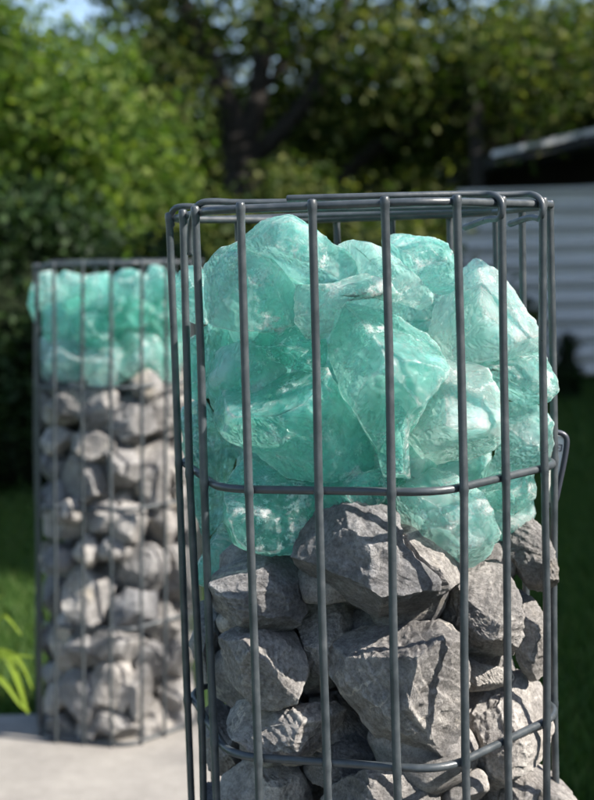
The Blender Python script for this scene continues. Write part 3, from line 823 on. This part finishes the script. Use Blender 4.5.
TRUNK_WIN = [(190, 300, 95, 205), (225, 300, 20, 100), (185, 232, 20, 100), (285, 350, 40, 150), (330, 470, 110, 190)]
def clump_area(x0, x1, y0, y1, Y0, Y1, n):
    for _ in range(n):
        x, y, Y = rg.uniform(x0, x1), rg.uniform(y0, y1), rg.uniform(Y0, Y1)
        if Y < 9.3 and rg.random() < .9 and any(a < x < b and c < y < d for a, b, c, d in TRUNK_WIN): Y = rg.uniform(9.4, 10.4)
        cl.append(A(x, y, Y))
clump_area(90, 600, -120, 50, 8.0, 10.5, 78)
clump_area(120, 640, 30, 125, 8.0, 10.2, 135)
clump_area(480, 700, 10, 110, 7.6, 9.5, 34); clump_area(100, 215, -10, 50, 8.6, 10.2, 13); clump_area(240, 350, 0, 60, 9.0, 10.4, 9)
clump_area(130, 215, 110, 170, 9.3, 10.5, 12); clump_area(290, 340, 100, 165, 9.3, 10.5, 8)
clump_area(330, 470, 115, 165, 8.6, 10.5, 30)
clump_area(100, 560, -420, -80, 8.0, 10.5, 150)
tree('apple_tree', 'spreading dark limbed tree with forked trunk in the middle of the background', g0, tp, np.array(cl), 100, .125, .066, L_MID, 3)

# bright shrub trees at the left
b1 = np.array([-1.55, 7.2, GZ]); cl = []
clump_area(-60, 120, 45, 250, 6.6, 8.0, 150); clump_area(60, 172, 120, 260, 7.2, 8.4, 60); clump_area(-60, 30, -10, 60, 6.8, 7.6, 16)
tree('broadleaf_tree', 'bright yellow green leafy tree at the upper left of the background', b1,
     [limb([b1, b1 + [.05, 0, .6], b1 + [0, 0, 1.4], b1 + [.1, 0, 2.2]], .06, .02), limb([b1 + [.03, 0, .6], b1 + [.4, .1, 1.2], b1 + [.6, .1, 1.9]], .04, .015)],
     np.array(cl), 110, .12, .060, L_YEL, 5)
b2 = np.array([-1.2, 5.2, GZ]); cl = ell_points((-1.25, 5.15, .40), (.85, .5, .68), 260, 6, .6, -.02)
tree('dark_shrub', 'dense dark green shrub on the lawn behind the farther cage, at left', b2, None, cl, 90, .07, .045, L_DRK, 7, 'shrub', core=[((-1.25, 5.2, .36), (.74, .42, .56))])
b3 = np.array([.1, 7.4, GZ]); cl = ell_points((0, 7.4, .5), (1.2, .6, .72), 240, 8, .6, .0)
tree('lower_shrub', 'wide green shrub below the forked tree, behind both cages', b3, None, cl, 80, .09, .055, L_MID, 9, 'shrub', core=[((0, 7.5, .45), (1.05, .45, .62))])
# far hedge closing the garden
cl = []; rg = np.random.default_rng(12)
for _ in range(1000): cl.append((rg.uniform(-6, 8), 13 + rg.normal() * .35, rg.uniform(0, 2.45)))
hv, hf = leaves(cl, 40, .16, .10, 13)
root = empty('hedge', (1, 13, GZ)); tag(root, 'long tall hedge closing the garden behind the trees', 'hedge')
mesh_obj('crown', hv, hf, leaf_mat('leaf_hedge', (.03, .055, .012), (.075, .105, .022), (.18, .20, .06), .45), root, False, (1, 13, GZ)).location = (0, 0, 0)
D = []
def box(x0, x1, y0, y1, z0, z1):
    V = [(x0, y0, z0), (x1, y0, z0), (x1, y1, z0), (x0, y1, z0), (x0, y0, z1), (x1, y0, z1), (x1, y1, z1), (x0, y1, z1)]
    return V, [(3, 2, 1, 0), (4, 5, 6, 7), (0, 1, 5, 4), (1, 2, 6, 5), (2, 3, 7, 6), (3, 0, 4, 7)]
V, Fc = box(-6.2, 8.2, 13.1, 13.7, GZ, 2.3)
mesh_obj('blocking_core', V, Fc, CORE, root, False, (1, 13, GZ)).location = (0, 0, 0)
# tall background trees behind the hedge
for q, (bx, by, hh, lab) in enumerate([(-4.2, 17, 1.7, 'tall mid green tree beyond the hedge at far left'), (-.2, 19, 1.9, 'tall tree beyond the hedge behind the forked tree'), (3.8, 18, 2.0, 'tall tree beyond the hedge at the right, above the shed')]):
    c = ell_points((bx, by, hh), (2.6, 1.5, 1.7), 240, 20 + q, .3)
    tree('tall_tree', lab, (bx, by, GZ), [limb([(bx, by, GZ), (bx + .1, by, hh * .5), (bx, by, hh + .8)], .2, .05)], c, 60, .26, .12, L_MID, 31 + q, group='trees beyond the hedge')

# unseen tall hedge, added at the right to shade the lawn
cl = []; rg = np.random.default_rng(15)
for _ in range(900): cl.append((5.6 + rg.normal() * .25, rg.uniform(-6, 9), rg.uniform(0, 4.85)))
hv, hf = leaves(cl, 40, .12, .09, 16)
root = empty('shade_hedge', (5.6, 3, GZ)); tag(root, 'unseen tall hedge added at the right to shade the lawn', 'hedge')
mesh_obj('crown', hv, hf, L_MID, root, False, (5.6, 3, GZ)).location = (0, 0, 0)
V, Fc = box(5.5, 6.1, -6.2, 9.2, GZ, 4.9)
mesh_obj('blocking_core', V, Fc, CORE, root, False, (5.6, 3, GZ)).location = (0, 0, 0)

cl = []; rg = np.random.default_rng(19)  # unseen taller row, added to shade the left lawn and the shrub
for _ in range(950):
    y = rg.uniform(.95, 10); cl.append((6.9 + rg.normal() * .22, y, rg.uniform(0, 7.4 if y < 3.6 else 5.7)))
hv, hf = leaves(cl, 40, .13, .10, 18)
root = empty('shade_tree_row', (6.9, 5.5, GZ)); tag(root, 'unseen taller row of trees added at the right to shade lawn and shrub', 'hedge')
mesh_obj('crown', hv, hf, L_DRK, root, False, (6.9, 5.5, GZ)).location = (0, 0, 0)
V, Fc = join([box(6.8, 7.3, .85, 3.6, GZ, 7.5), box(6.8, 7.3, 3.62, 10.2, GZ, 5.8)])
mesh_obj('blocking_core', V, Fc, CORE, root, False, (6.9, 5.5, GZ)).location = (0, 0, 0)

# small dark shrub against the shed
cs = at(568, 392, 7.6); cs[2] = .2
cl = ell_points((cs[0], 7.6, .12), (.05, .08, .24), 30, 41, .5, -.04)
tree('small_shrub', 'small round dark shrub in front of the corrugated shed wall', (cs[0], 7.6, GZ), None, cl, 50, .025, .03, L_DRK, 43, 'shrub', core=[((cs[0], 7.62, .1), (.045, .06, .22))])

# ------------------------------------------------------------------ shed
SY = 8.4
sx0 = at(458, 250, SY)[0]
root = empty('garden_shed', (sx0 + 1.5, SY, GZ)); L0 = np.array(root.location)
tag(root, 'low garden shed with grey corrugated wall and sloping pale roof edge', 'shed')
ztop = at(540, 187, SY)[2]
def corr(x0, x1, y, z0, z1, pitch, amp):
    zs = np.arange(z0, z1 + 1e-6, pitch / 14); V = []
    for xx in (x0, x1):
        for z in zs:
            q = (z - z0) / pitch * 2 * math.pi
            V.append((xx, y - amp * (math.sin(q)), z))
    for xx in (x0, x1):
        for z in zs:
            q = (z - z0) / pitch * 2 * math.pi
            V.append((xx, y + .004 - amp * (math.sin(q)), z))
    m = len(zs); Fc = [(k, m + k, m + k + 1, k + 1) for k in range(m - 1)] + [(2 * m + k + 1, 3 * m + k + 1, 3 * m + k, 2 * m + k) for k in range(m - 1)]
    Fc += [(m - 1, 2 * m - 1, 4 * m - 1, 3 * m - 1)]
    return V, Fc
def metal_sheet():
    m, t, out = newmat('grey_corrugated_sheet'); geo = N(t, 'ShaderNodeNewGeometry')
    p = N(t, 'ShaderNodeBsdfPrincipled')
    c = ramp(t, noise(t, geo.outputs['Position'], 3, 6, .6), [(.3, (.76, .75, .72)), (.7, (.86, .85, .82))])
    t.links.new(c.outputs[0], p.inputs['Base Color']); p.inputs['Roughness'].default_value = .45; p.inputs['Metallic'].default_value = .1
    t.links.new(p.outputs[0], out.inputs[0]); return m
V, Fc = corr(sx0, sx0 + 3.6, SY, .02, ztop, .118, .040)
mesh_obj('corrugated_wall', V, Fc, metal_sheet(), root, True, L0).location = (0, 0, 0)
WOOD = simple('dark_stained_timber', (.03, .026, .022), .8)
for xx in (sx0 + .1, sx0 + 1.9, sx0 + 3.4):
    V, Fc = box(xx, xx + .08, SY + .06, SY + .14, GZ, ztop + .55)
    mesh_obj('post', V, Fc, WOOD, root, False, L0).location = (0, 0, 0)
V, Fc = box(sx0 + .25, sx0 + 3.6, SY + 1.5, SY + 1.55, GZ, 2.0)
mesh_obj('back_wall', V, Fc, WOOD, root, False, L0).location = (0, 0, 0)
# sloping roof: a thin slab rising to the right, pale fascia board on its front edge
a = at(492, 153, SY - .3); b = at(700, 106, SY - .3)
def slab(a, b, dy, t):
    a = np.array(a); b = np.array(b); up = np.array([0, 0, t]); d = np.array([0, dy, 0])
    V = [a, b, b + d, a + d, a - up, b - up, b + d - up, a + d - up]
    return V, [(0, 1, 2, 3), (7, 6, 5, 4), (4, 5, 1, 0), (5, 6, 2, 1), (6, 7, 3, 2), (7, 4, 0, 3)]
V, Fc = slab(a + [0, .02, 0], b + [0, .02, 0], 2.2, .075)
mesh_obj('roof', V, Fc, simple('roof_felt', (.05, .05, .055), .9), root, False, L0).location = (0, 0, 0)
V, Fc = slab(a + [0, 0, .01], b + [0, 0, .01], .018, .034)
mesh_obj('fascia', V, Fc, simple('weathered_fascia', (.75, .76, .78), .6), root, False, L0).location = (0, 0, 0)

# ------------------------------------------------------------------ strap leaved plant behind the slab at the left
def strap(P, w, droop=0):
    P = smooth_path(P, rounds=3); n = len(P); V = []; Fc = []
    for k, p in enumerate(P):
        q = k / (n - 1); ww = w * min(1, .55 + q * 1.2) * (1 if q < .55 else max(.03, (1 - q) / .45) ** .7)
        d = P[min(k + 1, n - 1)] - P[max(k - 1, 0)]; d /= np.linalg.norm(d)
        s = np.cross(d, np.array([.15, -1., .3])); s /= np.linalg.norm(s)
        nn = np.cross(s, d)
        V += [p - s * ww, p - nn * ww * .35, p + s * ww]
    for k in range(n - 1):
        for j in (0, 1): Fc.append((3 * k + j, 3 * k + j + 1, 3 * k + 4 + j, 3 * k + 3 + j))
    return V, Fc
m, t, out = newmat('strap_leaf')
geo = N(t, 'ShaderNodeNewGeometry')
r = ramp(t, geo.outputs['Random Per Island'], [(0, (.12, .22, .02)), (.5, (.22, .33, .03)), (1, (.38, .42, .05))])
p = N(t, 'ShaderNodeBsdfPrincipled'); t.links.new(r.outputs[0], p.inputs['Base Color']); p.inputs['Roughness'].default_value = .4
tl = N(t, 'ShaderNodeBsdfTranslucent'); t.links.new(r.outputs[0], tl.inputs[0])
mx = N(t, 'ShaderNodeMixShader'); mx.inputs[0].default_value = .4; t.links.new(p.outputs[0], mx.inputs[1]); t.links.new(tl.outputs[0], mx.inputs[2]); t.links.new(mx.outputs[0], out.inputs[0])
pc = np.array([-.70, 2.0, GZ])
root = empty('strap_leaf_plant', pc); tag(root, 'yellow green plant with long arching strap leaves at the left edge of the slab', 'plant')
YP = 2.03
specs = [([( -18, 690), (-8, 655), (4, 650), (14, 668), (22, 692), (28, 714)], .0065), ([(-14, 690), (-2, 652), (12, 652), (24, 666), (33, 690)], .004),
         ([(-20, 700), (-6, 672), (8, 686), (20, 705), (30, 712)], .004), ([(-20, 700), (-10, 640), (2, 612), (12, 622), (22, 636)], .003), ([(-25, 705), (-12, 670), (2, 655), (18, 655), (34, 657)], .004),
         ([(-22, 705), (-25, 640), (-12, 600), (4, 596)], .003), ([(-30, 705), (-50, 650), (-70, 650)], .007), ([(-30, 705), (-40, 640), (-52, 610), (-66, 612)], .006)]
for q, (pts, wd) in enumerate(specs):
    P = [at(x, y, YP + .02 * ((q * 7) % 4 - 1.5) - .03 * k / len(pts)) for k, (x, y) in enumerate(pts)]
    st = pc + np.array([random.uniform(-.02, .02), random.uniform(-.02, .02), 0]); P = [st] + P
    V, Fc = strap(P, wd)
    mesh_obj('leaf', np.array(V), Fc, m, root, True, pc).location = (0, 0, 0)
